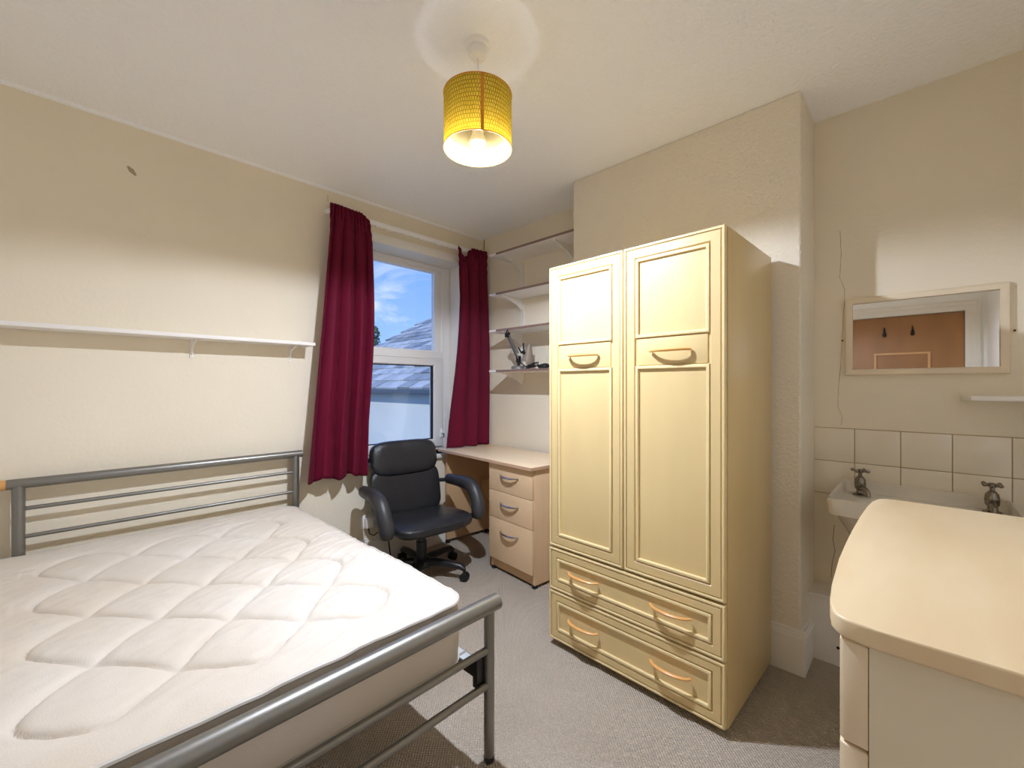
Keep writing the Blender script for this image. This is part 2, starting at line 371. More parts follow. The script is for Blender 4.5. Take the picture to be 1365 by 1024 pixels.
obj('pane', bx((OX0+.14, YF+.03, 1.495), (OX1-.14, YF+.036, OZ1-.05)), GLASSM, win, smooth=False)
obj('pane', bx((OX0+.17, YF+.02, OZ0+.09), (OX1-.17, YF+.026, 1.38)), GLASSM, win, smooth=False)
b = B(); box(b, (2.125, YF-.022, .79), (2.15, YF-.01, .86), .004); tube(b, [(2.137, YF-.02, .83), (2.137, YF-.05, .83), (2.137, YF-.05, .93)], .007); obj('window_handle', b, UPVC, win)
b = B(); box(b, (OX0-.03, YW-.03, OZ0-.03), (OX1+.03, YF+.01, OZ0), .006); obj('window_sill', b, GLOSSW, win)
b = B(); box(b, (OX0-.05, YW-.022, OZ1-.004), (OX1+.05, YW+.001, OZ1+.045), .006); box(b, (OX0-.05, YW-.012, OZ1+.04), (OX1+.05, YW+.001, OZ1+.062), .004); obj('head_trim', b, GLOSSW, win)
b = B(); box(b, (OX0, YW, OZ1-.003), (OX1, YF, OZ1)); box(b, (OX0, YW, OZ0), (OX0+.004, YF, OZ1)); box(b, (OX1-.004, YW, OZ0), (OX1, YF, OZ1)); obj('reveal_lining', b, GLOSSW, win, smooth=False)

# ------------------------------------------------------------------ outside
g = struct('ground', bx((-30, 3.2, -3.2), (60, 80, -3)), mat('yard', (120, 124, 110), .9, var=.2), 'yard ground far below the window')
XB, YF0, YF1 = 3.2, 3.1, 8.7
house = thing('neighbouring_house', 'neighbouring house wing with pale rendered wall and grey slate roof', 'building', (XB, YF0, -3))
obj('wall', bx((0, 0, 0), (5, YF1-YF0-.1, 4.16)), RENDERW, house, smooth=False)
b = B(); box(b, (-.13, -.05, 4.1), (-.001, YF1-YF0, 4.19), .02); obj('gutter', b, GUT, house)
SL = .56; th = math.atan(SL)
b = B(); vs = [b.verts.new(p) for p in ((-.1, -.05, 4.15), (-.1, YF1-YF0, 4.15), (4.0, YF1-YF0, 4.15+4.1*SL), (4.0, -.05, 4.15+4.1*SL))]
b.faces.new(vs); bmesh.ops.solidify(b, geom=b.faces[:], thickness=.05); roof = obj('roof', b, SLATE[2], house, smooth=False)
smesh = []
for k in range(4):
    b = B(); box(b, (-.01, .012, .0), (.27, .288+random.uniform(-.005, .005), .03), .002, 1); o_ = obj('slate', b, SLATE[k], roof); smesh.append(o_)
first = True; used = [False]*4; cnt = 0
gauge = .215
for r_ in range(16):
    for c_ in range(18):
        yy = YF1-YF0-.3-.3*c_-(.15 if r_ % 2 else 0)
        # hide none: rows run back from the far verge
        k = random.choice((0, 0, 1, 1, 2, 3))
        if not used[k]: o_ = smesh[k]; used[k] = True
        else: o_ = copy_obj(smesh[k], roof)
        s = r_*gauge
        o_.location = (-.12+s*math.cos(th), yy+random.uniform(-.01, .01), 4.15+(s-.02)*math.sin(th)+.028+random.uniform(0, .008))
        o_.rotation_euler = (random.uniform(-.01, .01), -th+.07, random.uniform(-.012, .012))
tree = thing('tree', 'blue green leafy tree standing far beyond the neighbouring roof', 'tree', (19.9, 36.95, -3))
b = B(); tube(b, [(0, 0, 0), (.05, 0, 4), (0, .05, 8.5)], [.22, .16, .04], 8); obj('trunk', b, BARK, tree)
b = B()
for k in range(900):
    z = random.uniform(2.5, 9.7); rr = 1.25*(1-((z-2.5)/7.4)**1.6)+.12; a = random.uniform(0, 2*PI); r_ = rr*math.sqrt(random.random())
    c = Vector((r_*math.cos(a), r_*math.sin(a), z)); s = random.uniform(.1, .24)
    vs = [b.verts.new(c+Vector((random.uniform(-s, s), random.uniform(-s, s), random.uniform(-s, s)))) for _ in range(4)]
    for f in ((0, 1, 2), (0, 1, 3), (1, 2, 3), (0, 2, 3)): b.faces.new([vs[i] for i in f])
fo = obj('foliage', b, LEAFM, tree, smooth=False); fo['kind'] = 'stuff'

# ------------------------------------------------------------------ pendant lamp
LX, LY = 1.034, 1.169
lamp = thing('pendant_lamp', 'yellow woven drum pendant lamp hanging from the ceiling', 'lamp', (LX, LY, H))
b = B(); lathe(b, [(.001, .001), (.043, .001), (.043, -.016), (.040, -.02), (.034, -.021), (.034, -.042), (.030, -.05), (.012, -.053), (.006, -.056)]); obj('ceiling_rose', b, GLOSSW, lamp)
b = B(); tube(b, [(0, 0, -.05), (0, 0, -.25)], .0032, 8); obj('cord', b, GLOSSW, lamp)
ZT, ZB, RS = 2.263-H, 2.071-H, .1225
b = B(); SEG = 72
uvl = b.loops.layers.uv.new('UVMap'); rings = []
for j in range(9):
    z = ZT+(ZB-ZT)*j/8; rings.append([b.verts.new((RS*math.cos(2*PI*k/SEG), RS*math.sin(2*PI*k/SEG), z)) for k in range(SEG)])
for j in range(8):
    for k in range(SEG):
        f = b.faces.new((rings[j][k], rings[j][(k+1) % SEG], rings[j+1][(k+1) % SEG], rings[j+1][k]))
        for lp, (kk, jj) in zip(f.loops, ((k, j), (k+1, j), (k+1, j+1), (k, j+1))): lp[uvl].uv = (kk/SEG*2.3, jj/8*.6)
shade = obj('shade', b, SHADE, lamp)
b = B(); gridsurf(b, lambda u, v: Vector(((RS-.002)*math.cos(2*PI*u), (RS-.002)*math.sin(2*PI*u), ZT+(ZB-ZT)*v)), 64, 5, True); obj('lining', b, SHADEIN, shade)
for z in (ZT, ZB):
    b = B(); tube(b, [(RS*math.cos(2*PI*k/48), RS*math.sin(2*PI*k/48), z) for k in range(48)], .0022, 6, closed=True); obj('rim', b, SEAM, shade)
a0 = math.atan2(-LY, -LX)+.12
b = B(); gridsurf(b, lambda u, v: Vector(((RS+.0012)*math.cos(a0+(u-.5)*.09), (RS+.0012)*math.sin(a0+(u-.5)*.09), ZT+(ZB-ZT)*v)), 5, 5); obj('seam', b, SEAM, shade)
BZ = -.364
b = B(); lathe(b, [(.014, -.33), (.02, -.325), (.02, -.28), (.012, -.25), (.005, -.245)], seg=16)
for k in range(3):
    a = 2*PI*k/3+.4; tube(b, [(.018*math.cos(a), .018*math.sin(a), -.285), (RS*math.cos(a), RS*math.sin(a), ZT)], .0016, 6)
obj('lamp_holder', b, GLOSSW, lamp)
b = B(); lathe(b, [(.0275*math.cos(q), BZ-.011*math.sin(q)) for q in [k/10*PI/2*.999 for k in range(11)]], seg=28); bulb = obj('bulb', b, BULBG, lamp, ang=80)
b = B(); lathe(b, [(.0275, BZ-.0005), (.028, BZ+.004), (.027, BZ+.02), (.018, BZ+.04), (.014, BZ+.05)], seg=28); obj('bulb_collar', b, GLOSSW, bulb)

# ------------------------------------------------------------------ bed
bed = thing('bed_frame', 'silver grey tubular metal bed frame under the bare mattress', 'bed', (.39, 1.016, 0))
def L_(p): return (p[0]-.39, p[1]-1.016, p[2])
XF0, XF1, YFt, YH = -.165, .947, 1.016, 2.64
def tb(name, pts, r, m=STEEL, seg=16, par=bed):
    b = B(); tube(b, [L_(p) for p in pts], r, seg); return obj(name, b, m, par)
tb('foot_bar', [(XF0-.035, YFt, .502), (XF1+.035, YFt, .502)], .026, seg=24)
for x in (XF0, XF1):
    p_ = tb('foot_post', [(x, YFt, 0.012), (x, YFt, .49)], .0172)
    b = B(); lathe(b, [(.0165, 0), (.018, .004), (.018, .016), (.015, .02)], c=L_((x, YFt, 0))); obj('foot_cap', b, BPLAST, p_)
    tb('bolt', [(x+(.0155 if x > 0 else -.0155), YFt, .315), (x+(.019 if x > 0 else -.019), YFt, .315)], .006, seg=10)
for z in (.36, .247): tb('foot_rail', [(XF0, YFt, z), (XF1, YFt, z)], .0115)
XH0, XH1 = -.138, .922
tb('head_bar', [(-.171, YH, .815), (.957, YH, .815)], .0205, seg=24)
tb('end_cap', [(-.169, YH, .815), (-.225, YH, .815)], .0202, m=HANDW, seg=24)
for x in (XH0, XH1): tb('head_post', [(x, YH, 0), (x, YH, .81)], .0195)
for z in (.712, .598): tb('head_rail', [(XH0, YH, z), (XH1, YH, z)], .0085)
SRL = mat('bed_side_rail', (205, 214, 220), .35, metal=.5)
for x, s in ((XF1-.03, 1), (XF0+.03, -1)):
    b = B(); box(b, L_((x-.004, YFt+.035, .275)), L_((x+.004, YH-.01, .3265)), .001); box(b, L_((x-.03 if s > 0 else x+.0005, YFt+.035, .3195)), L_((x-.0005 if s > 0 else x+.03, YH-.01, .3268)), .001)
    obj('side_rail', b, SRL, bed)
    b = B(); box(b, L_((x-.015, YFt+.008, .245)), L_((x+.028, YFt+.03, .345)), .003); box(b, L_((x-.008, YFt+.02, .27)), L_((x+.008, YFt+.1, .325)), .003); obj('corner_bracket', b, BPLAST, bed)
for k in range(11):
    y = YFt+.085+k*.148; tb('slat', [(XF0+.03, y, .317), (XF1-.03, y, .317)], .0115, seg=10)
tb('middle_leg', [(.39, 1.85, 0), (.39, 1.85, .31)], .014)

# mattress
MX0, MX1, MY0, MY1, MZ0, MZ1 = -.245, .893, 1.062, 2.612, .329, .545
mcx, mcy = (MX0+MX1)/2, (MY0+MY1)/2
matt = thing('mattress', 'bare off-white quilted mattress lying on the metal bed', 'mattress', (mcx, mcy, MZ0))
hw, hl = (MX1-MX0)/2, (MY1-MY0)/2; RC = .075
def rcorner(x, y):
    ax, ay = abs(x)-(hw-RC), abs(y)-(hl-RC)
    if ax > 0 and ay > 0:
        ln = math.hypot(ax, ay); k = max(ax, ay)/ln; ax *= k; ay *= k
        return math.copysign(hw-RC+ax, x), math.copysign(hl-RC+ay, y), RC-math.hypot(ax, ay)
    return x, y, min(hw-abs(x), hl-abs(y))
def gfun(u, lo, hi, par):
    # cosine inside, straight continuation at the border so that the stitch lines close in rounded loops
    if u < lo+.35: c0 = math.cos(PI*(lo+.35)); k = (c0-(1.0 if math.cos(PI*round(lo)) > 0 else -1.0))/.35; return c0-k*(lo+.35-u)
    if u > hi-.35: c0 = math.cos(PI*(hi-.35)); k = (c0-(1.0 if math.cos(PI*round(hi)) > 0 else -1.0))/.35; return c0-k*(u-hi+.35)
    return math.cos(PI*u)
def quilt(X, Y):
    u = (X-.04)/.145; v = (Y-1.47)/.1675
    ulo, uhi, vlo, vhi = -.8, 4.78, -1.72, 5.72
    inside = min((u-ulo)*.145, (uhi-u)*.145, (v-vlo)*.1675, (vhi-v)*.1675)
    wv = .07*math.sin(PI*v*.5+.7)
    if u < ulo-.3 or u > uhi+.3 or v < vlo-.3 or v > vhi+.3: return 1.0
    f = (gfun(v, vlo, vhi, 0)-gfun(u+wv*0, ulo, uhi, 0))/2
    return min(1, abs(f)*1.25)
def mz(x, y, e):
    X, Y = x+mcx, y+mcy
    q = quilt(X, Y)
    puff = .013*(1-math.exp(-q/.10))+.011*math.sqrt(q)
    z = MZ1-MZ0-.024+puff
    z += .004*noise.noise(Vector((X*5, Y*5, 0))) + .0022*noise.noise(Vector((X*16+Y*10, Y*34-X*12, 3)))
    rd = 1-abs(noise.noise(Vector((X*2.2+Y*.8, Y*17-X*4, 9))))*1.6
    z += .004*max(0, rd)**7*min(1, max(0, (X-.1)*2.0))
    ed = max(0, 1-e/.09); z -= .018*ed**2
    z -= .012*math.exp(-((x-.05)**2+(y-.1)**2)/.25)
    return z
b = B(); nu, nv = 240, 330; V = {}
for j in range(nv):
    for i in range(nu):
        x, y, e = rcorner(-hw+2*hw*i/(nu-1), -hl+2*hl*j/(nv-1)); V[i, j] = b.verts.new((x, y, mz(x, y, e)))
for j in range(nv-1):
    for i in range(nu-1): b.faces.new((V[i, j], V[i+1, j], V[i+1, j+1], V[i, j+1]))
per = [V[i, 0] for i in range(nu)]+[V[nu-1, j] for j in range(1, nv)]+[V[i, nv-1] for i in range(nu-2, -1, -1)]+[V[0, j] for j in range(nv-2, 0, -1)]
pp = [v.co.copy() for v in per]
prev = per
for k in range(1, 8):
    t_ = k/7; ring = []
    for v in pp:
        d = Vector((v.x, v.y, 0)); s = 1+.006*math.sin(PI*t_)/1.0
        wob = .004*noise.noise(Vector((v.x*7, v.y*7, t_*3)))*math.sin(PI*t_)
        ring.append(b.verts.new((v.x*(s+wob), v.y*(1+.004*math.sin(PI*t_)+wob), v.z*(1-t_))))
    n = len(per)
    for i in range(n): b.faces.new((prev[i], prev[(i+1) % n], ring[(i+1) % n], ring[i]))
    prev = ring
b.faces.new(prev[::-1])
cover = obj('cover', b, MATT, matt, ang=70)
b = B(); tube(b, [p*1.0+Vector((0, 0, -.002)) for p in pp[::3]], .0068, 8, closed=True); obj('piping', b, PIPE, cover)
b = B(); tube(b, [Vector((p.x, p.y, .008)) for p in pp[::3]], .0068, 8, closed=True); obj('piping', b, PIPE, cover)

# ------------------------------------------------------------------ wardrobe
wd = thing('wardrobe', 'tall pale birch wardrobe with two doors above two drawers', 'wardrobe', (1.556, .488, 0), math.radians(-1.3))
WW, WDp, WZ0, WZ1 = .79, .545, .028, 1.762
b = B()
box(b, (.022, 0, WZ0), (WDp, .018, WZ1), .001); box(b, (.022, WW-.018, WZ0), (WDp, WW, WZ1), .001)
box(b, (.03, .01, WZ1-.02), (WDp-.002, WW-.01, WZ1-.001)); box(b, (.03, .01, WZ0+.001), (WDp-.002, WW-.01, WZ0+.02)); box(b, (WDp-.012, .01, WZ0+.01), (WDp-.002, WW-.01, WZ1-.01)); box(b, (.03, .01, .44), (WDp-.01, WW-.01, .46))
obj('carcass', b, BIRCH, wd)
def bow_handle(par, y, z, x=0, ln=.155, dep=.03, m=HANDW, r=.0062, drop=0, x0=0):
    pts = []
    for k in range(15):
        s = -1+2*k/14; pts.append((x-dep*(1-s*s)**.6-.001, y+s*ln/2, z-drop*(1-s*s)))
    b = B(); tube(b, pts, [r*(.75+.35*(1-abs(-1+2*k/14))) for k in range(15)], 10, flat=1.4); return obj('handle', b, m, par)
def bead_frame(b, y0, y1, z0, z1, w, x0, x1, bev):
    r = bev/w; m_ = (x0+x1)/2; s_ = x1-x0
    miter(b, (y0, y1, z0, z1), w, x0, x1, prof=[(0, x1), (0, x0+bev), (r*.3, x0+bev*.3), (r, x0), (1-r, x0), (1-r*.3, x0+bev*.3), (1, x0+bev), (1, x1)])
def panel_front(name, y0, y1, z0, z1, st, splits, handles):
    b = B(); box(b, (.010, y0+.004, z0+.004), (.021, y1-.004, z1-.004))
    # stiles and rails
    miter(b, (y0+.012, y1-.012, z0+.012, z1-.012), st-.022, .002, .02, .003)
    for (a, c) in splits: box(b, (.006, y0+st, a+.004), (.02, y1-st, c-.004), .003)
    o = obj(name, b, BIRCH, wd)
    b = B(); bead_frame(b, y0, y1, z0, z1, .010, -.0005, .02, .004)
    zs = [z0+st]; 
    for (a, c) in splits: zs += [a, c]
    zs.append(z1-st)
    for k in range(0, len(zs), 2): bead_frame(b, y0+st-.007, y1-st+.007, zs[k]-(.007 if k == 0 else .002), zs[k+1]+(.007 if k+2 == len(zs) else .002), .013, -.0005, .013, .005)
    obj('moulding', b, BIRCHM, o)
    for (hy, hz) in handles: bow_handle(o, hy, hz)
    return o
mid = WW/2
for (y0, y1) in ((.004, mid-.003), (mid+.003, WW-.004)):
    panel_front('door', y0, y1, .466, WZ1+.003, .058, [(1.288, 1.402)], [((y0+y1)/2, 1.345)])
for (z0, z1) in ((.264, .456), (.032, .256)):
    zz = (z0+z1)/2+.01
    panel_front('drawer', .004, WW-.004, z0, z1, .052, [], [(mid/2, zz), (mid*1.5, zz)])
for x in (.07, .48):
    for y in (.06, WW-.06):
        b = B(); tube(b, [(x, y-.011, .0165), (x, y+.011, .0165)], .0165, 14); box(b, (x-.012, y-.006, .02), (x+.012, y+.006, .032)); obj('castor', b, BPLAST, wd)

# ------------------------------------------------------------------ desk
dk = thing('desk', 'beech desk with three drawer pedestal below the alcove shelves', 'desk', (1.905, 1.672, 0), math.radians(-5.14))
DT = .73; DLn = 1.025; DD = .455
b = B(); box(b, (-.02, -.012, DT-.02), (DD, DLn, DT), .002); top = obj('desktop', b, BEECHT, dk)
b = B(); box(b, (-.0215, -.012, DT-.019), (-.0195, DLn, DT-.001)); box(b, (-.02, -.0135, DT-.019), (DD, -.0115, DT-.001)); obj('edge_band', b, EDGE, top)
b = B(); box(b, (.022, 0, .02), (DD-.01, .018, DT-.02), .001); obj('side_panel', b, BEECH, dk)
b = B(); box(b, (.022, .4, .02), (DD-.01, .418, DT-.02), .001); box(b, (.03, .018, .02), (.045, .4, .085)); box(b, (DD-.02, .018, .05), (DD-.012, .4, DT-.02)); obj('pedestal_body', b, BEECHS, dk)
for (z0, z1) in ((.085, .351), (.354, .529), (.532, DT-.024)):
    b = B(); box(b, (.003, .002, z0), (.021, .416, z1), .0015); dr = obj('drawer', b, BEECH, dk)
    zh = (z1+z0)/2+ (.06 if z0 < .1 else .02)
    bow_handle(dr, .209, zh, x=.003, ln=.17, dep=.026, m=CHROME, r=.0055, drop=.004)
b = B(); box(b, (.03, DLn-.045, .03), (DD-.01, DLn-.027, DT-.02), .001); obj('side_panel', b, BEECHS, dk)
b = B(); box(b, (DD-.09, .418, .29), (DD-.075, DLn-.045, .47), .001); obj('modesty_panel', b, BEECHS, dk)
b = B(); box(b, (.30, .5, DT-.05), (.36, .62, DT-.02), .004); obj('cable_bracket', b, mat('bracket_dark', (58, 34, 34), .5), dk)
for (x, y) in ((.035, .012), (.035, .4), (DD-.03, .012), (DD-.03, .4), (.045, DLn-.036), (DD-.03, DLn-.036)):
    b = B(); box(b, (x-.015, y-.012, 0), (x+.015, y+.012, .022), .002); obj('foot', b, BLACK, dk)

# ------------------------------------------------------------------ office chair
ch = thing('office_chair', 'black leather swivel office chair with loop arms beside the desk', 'chair', (1.575, 2.325, 0), math.radians(-7))
def seatfn(p):
    f = max(0, -p.y/.25)
    p.z -= .022*f**3
    p.z += .010*math.cos(PI*p.x/.52)*(1 if p.z > 0 else 0)*-.8
    p.z -= .085*p.y
    p.z += .0026*noise.noise(Vector((p.x*30, p.y*9, 2)))
    return p
b = B(); cushion(b, (0, -.02, .362), .53, .5, .078, .42, .42, 64, 28, fn=seatfn); seat = obj('seat', b, LEATHER, ch, ang=80)
b = B(); cushion(b, (0, -.01, .325), .44, .42, .03, .3, .4, 40, 10); obj('seat_pan', b, BPLAST, seat, ang=60)
Mb = Matrix.Translation((0, .215, .352)) @ Matrix.Rotation(math.radians(-11), 4, 'X')
def backfn(p):
    p.y += .05*(p.x/.25)**2*-1*.5
    p.y -= .0035*math.exp(-(p.x/.012)**2)*-1
    p.y += .002*noise.noise(Vector((p.x*26, p.z*18, 5)))
    return p
def upright(c, w, h, d, e=.36):
    b = B(); cushion(b, (0, 0, 0), w, d, h, e, .5, 64, 32, M=Mb @ Matrix.Translation(c), fn=backfn); return b
obj('backrest', upright((0, 0, .15), .50, .32, .085, .30), LEATHER, ch, ang=80)
def headfn(p):
    p = backfn(p); p.y += .004*math.exp(-((p.x-.01)/.006)**2); p.y += .004*math.exp(-((p.x+.055)/.008)**2)*.6
    return p
b = B(); cushion(b, (0, 0, 0), .475, .12, .235, .42, .55, 72, 36, M=Mb @ Matrix.Translation((0, -.012, .372)), fn=headfn); obj('headrest', b, LEATHER, ch, ang=80)
b = B(); box(b, (-.2, .045, .03), (.2, .065, .42), .01, 2, M=Mb); obj('back_shell', b, BPLAST, ch)
for s in (-1, 1):
    x = s*.312
    pts = [(x, -.19, .352), (x, -.188, .40), (x*1.015, -.17, .455), (x*1.02, -.145, .50), (x*1.02, -.112, .534), (x*1.02, -.06, .551), (x, 0, .555), (x, .09, .552), (x*.98, .18, .547)]
    sm = []
    for k in range(len(pts)-1):
        for q in range(4):
            f = q/4; P = [Vector(pts[max(0, min(len(pts)-1, k+d))]) for d in (-1, 0, 1, 2)]
            sm.append(.5*((2*P[1])+(-P[0]+P[2])*f+(2*P[0]-5*P[1]+4*P[2]-P[3])*f*f+(-P[0]+3*P[1]-3*P[2]+P[3])*f**3))
    sm.append(Vector(pts[-1])); n = len(sm)
    rr = [.037*(.72+.55*min(1, (k+1)/4))*(1-.25*max(0, (k-n*.55)/(n*.45))) for k in range(n)]
    b = B(); tube(b, sm, rr, 18, up=(0, 1, 0), flat=.95); arm = obj('armrest', b, ARMPL, ch, ang=60)
    b = B(); tube(b, [(x*.98, .15, .546), (s*.25, .21, .54), (s*.18, .27, .53)], .014, 10); obj('back_bracket', b, BPLAST, arm)
    b = B(); tube(b, [(x, -.15, .36), (s*.2, -.06, .335)], .018, 10); obj('arm_bracket', b, BPLAST, arm)
b = B(); lathe(b, [(.03, .10), (.034, .105), (.034, .22), (.027, .222), (.027, .30), (.05, .305), (.06, .335)], seg=20); obj('gas_column', b, BPLAST, ch)
b = B(); lathe(b, [(.04, .055), (.06, .06), (.062, .10), (.045, .118), (.03, .12)], seg=24); obj('hub', b, BPLAST, ch)
for k in range(5):
    a = math.radians(-62+7+72*k); c, s_ = math.cos(a), math.sin(a)
    b = B(); pts = [(c*.03, s_*.03, .088), (c*.1, s_*.1, .096), (c*.2, s_*.2, .094), (c*.27, s_*.27, .086), (c*.297, s_*.297, .070)]
    tube(b, pts, [.026, .025, .021, .019, .014], 12, up=(0, 0, 1), flat=1.1); leg = obj('leg', b, BPLAST, ch, ang=60)
    b = B(); pc = Vector((c*.297, s_*.297, 0)); tv = Vector((-s_, c, 0))
    for d in (-.014, .014): tube(b, [pc+tv*(d-.009)+Vector((0, 0, .0255)), pc+tv*(d+.009)+Vector((0, 0, .0255))], .0255, 18)
    tube(b, [pc+Vector((0, 0, .03)), pc+Vector((0, 0, .075))], .008, 8)
    obj('castor', b, BLACK, leg)

# ------------------------------------------------------------------ chest of drawers
cs = thing('chest_of_drawers', 'cream chest of drawers with rounded maple top in front of the basin', 'chest', (1.14, -.13, 0))
ox, oy = 1.14, -.13
outline = [(.713, YB+.03), (.713, .045), (.718, .076), (.727, .087), (.74, .094), (.77, .0995), (.833, .105), (.963, .111), (1.07, .1125), (1.168, .1125), (1.30, .111), (1.42, .107), (1.50, .1015), (1.54, .096), (1.558, .089), (1.566, .078), (1.568, .05), (1.568, YB+.03)]
b = B(); prism(b, [(x-ox, y-oy) for x, y in outline], .874, .9, .004); obj('chest_top', b, CHESTT, cs)
b = B(); box(b, (.732-ox, YB+.035-oy, 0), (.75-ox, .053-oy, .875), .001); box(b, (1.531-ox, YB+.035-oy, 0), (1.549-ox, .053-oy, .875), .001)
box(b, (.74-ox, YB+.035-oy, .01), (1.54-ox, YB+.045-oy, .87)); box(b, (.74-ox, YB+.04-oy, .03), (1.54-ox, .05-oy, .05)); box(b, (.74-ox, .02-oy, 0), (1.54-ox, .04-oy, .06)); obj('carcass', b, CHESTS, cs)
def bowy(x): return .084+.014*(1-((x-1.14)/.41)**2)
zs = [.064, .29, .51, .724, .866]
for z0, z1 in zip(zs, zs[1:]):
    pol = [(.734, .054)]+[(.734+.003, bowy(.737)-.006)]+[(.742+(1.539-.742)*k/24, bowy(.742+(1.539-.742)*k/24)) for k in range(25)]+[(1.546, bowy(1.545)-.006), (1.547, .054)]
    b = B(); prism(b, [(x-ox, y-oy) for x, y in pol][::-1], z0+.002, z1-.002, .003); d_ = obj('drawer', b, CHESTD, cs)

# ------------------------------------------------------------------ curtains and rail
rail = thing('curtain_rail', 'white plastic curtain track above the window', 'curtain rail', (1.75, YW, 2.3))
b = B(); box(b, (-.625, -.062, -.016), (.68, -.048, .016), .003); obj('track', b, UPVC, rail)
b = B()
for x in (-.62, -.2, .25, .62): box(b, (x-.012, -.055, -.008), (x+.012, .001, .012), .002)
obj('bracket', b, UPVC, rail)
b = B()
for k in range(22): 
    x = -.36+.71*((k*.37) % 1); box(b, (x-.004, -.066, -.024), (x+.004, -.056, -.012), .001, 1)
obj('glider', b, UPVC, rail)
def curtain(name, label, xl, xr, yc, zt, zb, nf, fn_top, phase, droop, ampb=.03, lean=None):
    root = thing(name, label, 'curtain', ((xl(1)+xr(1))/2, YW-.01, zb(0.5)), 0, 'burgundy window curtains')
    o0 = root.location
    def P(u, v):
        w = min(1, v/.10); w = w*w*(3-2*w)
        us = u+.018*math.sin(2*PI*u*2+phase)
        x = xl(v)+(xr(v)-xl(v))*us
        A = ampb*(.45+.55*v)
        fold = -A*(2*abs(math.sin(PI*nf*(us+.03*math.sin(5*us+2*v))+phase+.25*math.sin(2.2*v+phase)))**.75-1.1+.3*math.sin(2*PI*nf*.55*us+phase))
        top = .011*math.sin(2*PI*fn_top*u+.8*math.sin(7*u))
        y = yc(v)+fold*w+top*(1-w)
        x += .012*math.cos(2*PI*nf*us+phase)*w*v
        zt_ = zt(u)+.006*math.sin(2*PI*fn_top*u)*(1 if v < .02 else 0)
        z = zt_+(zb(u)-zt_)*v - droop(u)*math.exp(-v/.06)
        if v < .12: y += .004*math.sin(v*160)
        return Vector((x, min(y, YW-.012), z))-o0
    b = B(); gridsurf(b, P, 150, 90); o = obj('drape', b, CURT, root, ang=80)
    md = o.modifiers.new('thickness', 'SOLIDIFY'); md.thickness = .003; md.offset = 0
    b = B(); gridsurf(b, lambda u, v: P(u, .012+.022*v)+Vector((0, -.0045 if False else .006, 0)), 100, 4); o2 = obj('heading_tape', b, HEADT, root, ang=80)
    md = o2.modifiers.new('thickness', 'SOLIDIFY'); md.thickness = .002
    return root, P
sm = lambda a, b_, t_: a+(b_-a)*(t_*t_*(3-2*t_))
curtain('curtain', 'burgundy curtain gathered between the long wall shelf and the window',
        lambda v: 1.112-.16*v**1.1, lambda v: 1.372+.022*math.sin(PI*min(1, v*1.25))**1.0*(1 if v < .8 else 1)-.045*max(0, v-.45),
        lambda v: YW-.088-.02*v, lambda u: 2.335-.004*u, lambda u: .648-.012*math.sin(2*PI*u*2.5), 4.3, 11, .9,
        lambda u: .045*max(0, (u-.78)/.22)**1.5)
curtain('curtain', 'burgundy curtain bunched into the corner by the alcove shelves, hem on the desk',
        lambda v: 2.112+.03*math.sin(PI*v)**2-.17*max(0, v-.25)**1.1, lambda v: 2.41+.036*min(1, v*2),
        lambda v: YW-.09-.01*v, lambda u: 2.315+.01*u, lambda u: .738, 3.2, 9, 2.4,
        lambda u: .09*math.exp(-((u-.22)/.14)**2), ampb=.032)

# ------------------------------------------------------------------ long wall shelf
sh = thing('wall_shelf', 'long thin white shelf on the wall above the bed', 'shelf', (.36, YW, 1.455))
b = B(); box(b, (-.70, -.15, -.009), (.642, .001, .009), .002); obj('board', b, SHELFW, sh)
for x in (-.60, .08, .55):
    b = B(); box(b, (x-.008, -.006, -.10), (x+.008, .001, -.009), .001)
    tube(b, [(x, -.003, -.085), (x, -.04, -.035), (x, -.12, -.012)], .005, 6); obj('bracket', b, SHELFW, sh)

# ------------------------------------------------------------------ alcove shelving
zz = [2.19, 1.893, 1.622, 1.322]
labs = ['topmost white alcove shelf with brown front edge', 'white alcove shelf second from the top', 'white alcove shelf just above the folded desk lamp', 'lowest white alcove shelf, holding the folded desk lamp']
UP = (2.244, 1.762)
for z, lab in zip(zz, labs):
    s_ = thing('alcove_shelf', lab, 'shelf', (XR, 1.955, z), 0, 'white alcove shelves')
    b = B(); box(b, (-.254, YC1-1.955+.001, -.008), (-.016, .405, .008), .0015); obj('board', b, SHELFW, s_)
    b = B(); box(b, (-.2555, YC1-1.955+.002, -.0078), (-.2535, .33, .0078)); obj('edge_strip', b, SHELFEDGE, s_)
    for y in UP:
        b = B(); prof = [(-.014, -.008), (-.225, -.008), (-.225, -.018), (-.16, -.035), (-.08, -.06), (-.014, -.10)]
        f0 = [b.verts.new((x, y-1.955-.006, q)) for x, q in prof]; f1 = [b.verts.new((x, y-1.955+.006, q)) for x, q in prof]
        b.faces.new(f0); b.faces.new(f1[::-1])
        for k in range(6): b.faces.new((f0[k], f0[(k+1) % 6], f1[(k+1) % 6], f1[k]))
        br = obj('bracket', b, SHELFW, s_, smooth=False)
        b = B(); tube(b, [(-.04, y-1.955+.0055, -.07), (-.04, y-1.955+.0075, -.07)], .004, 8); obj('screw', b, SCREW, br)
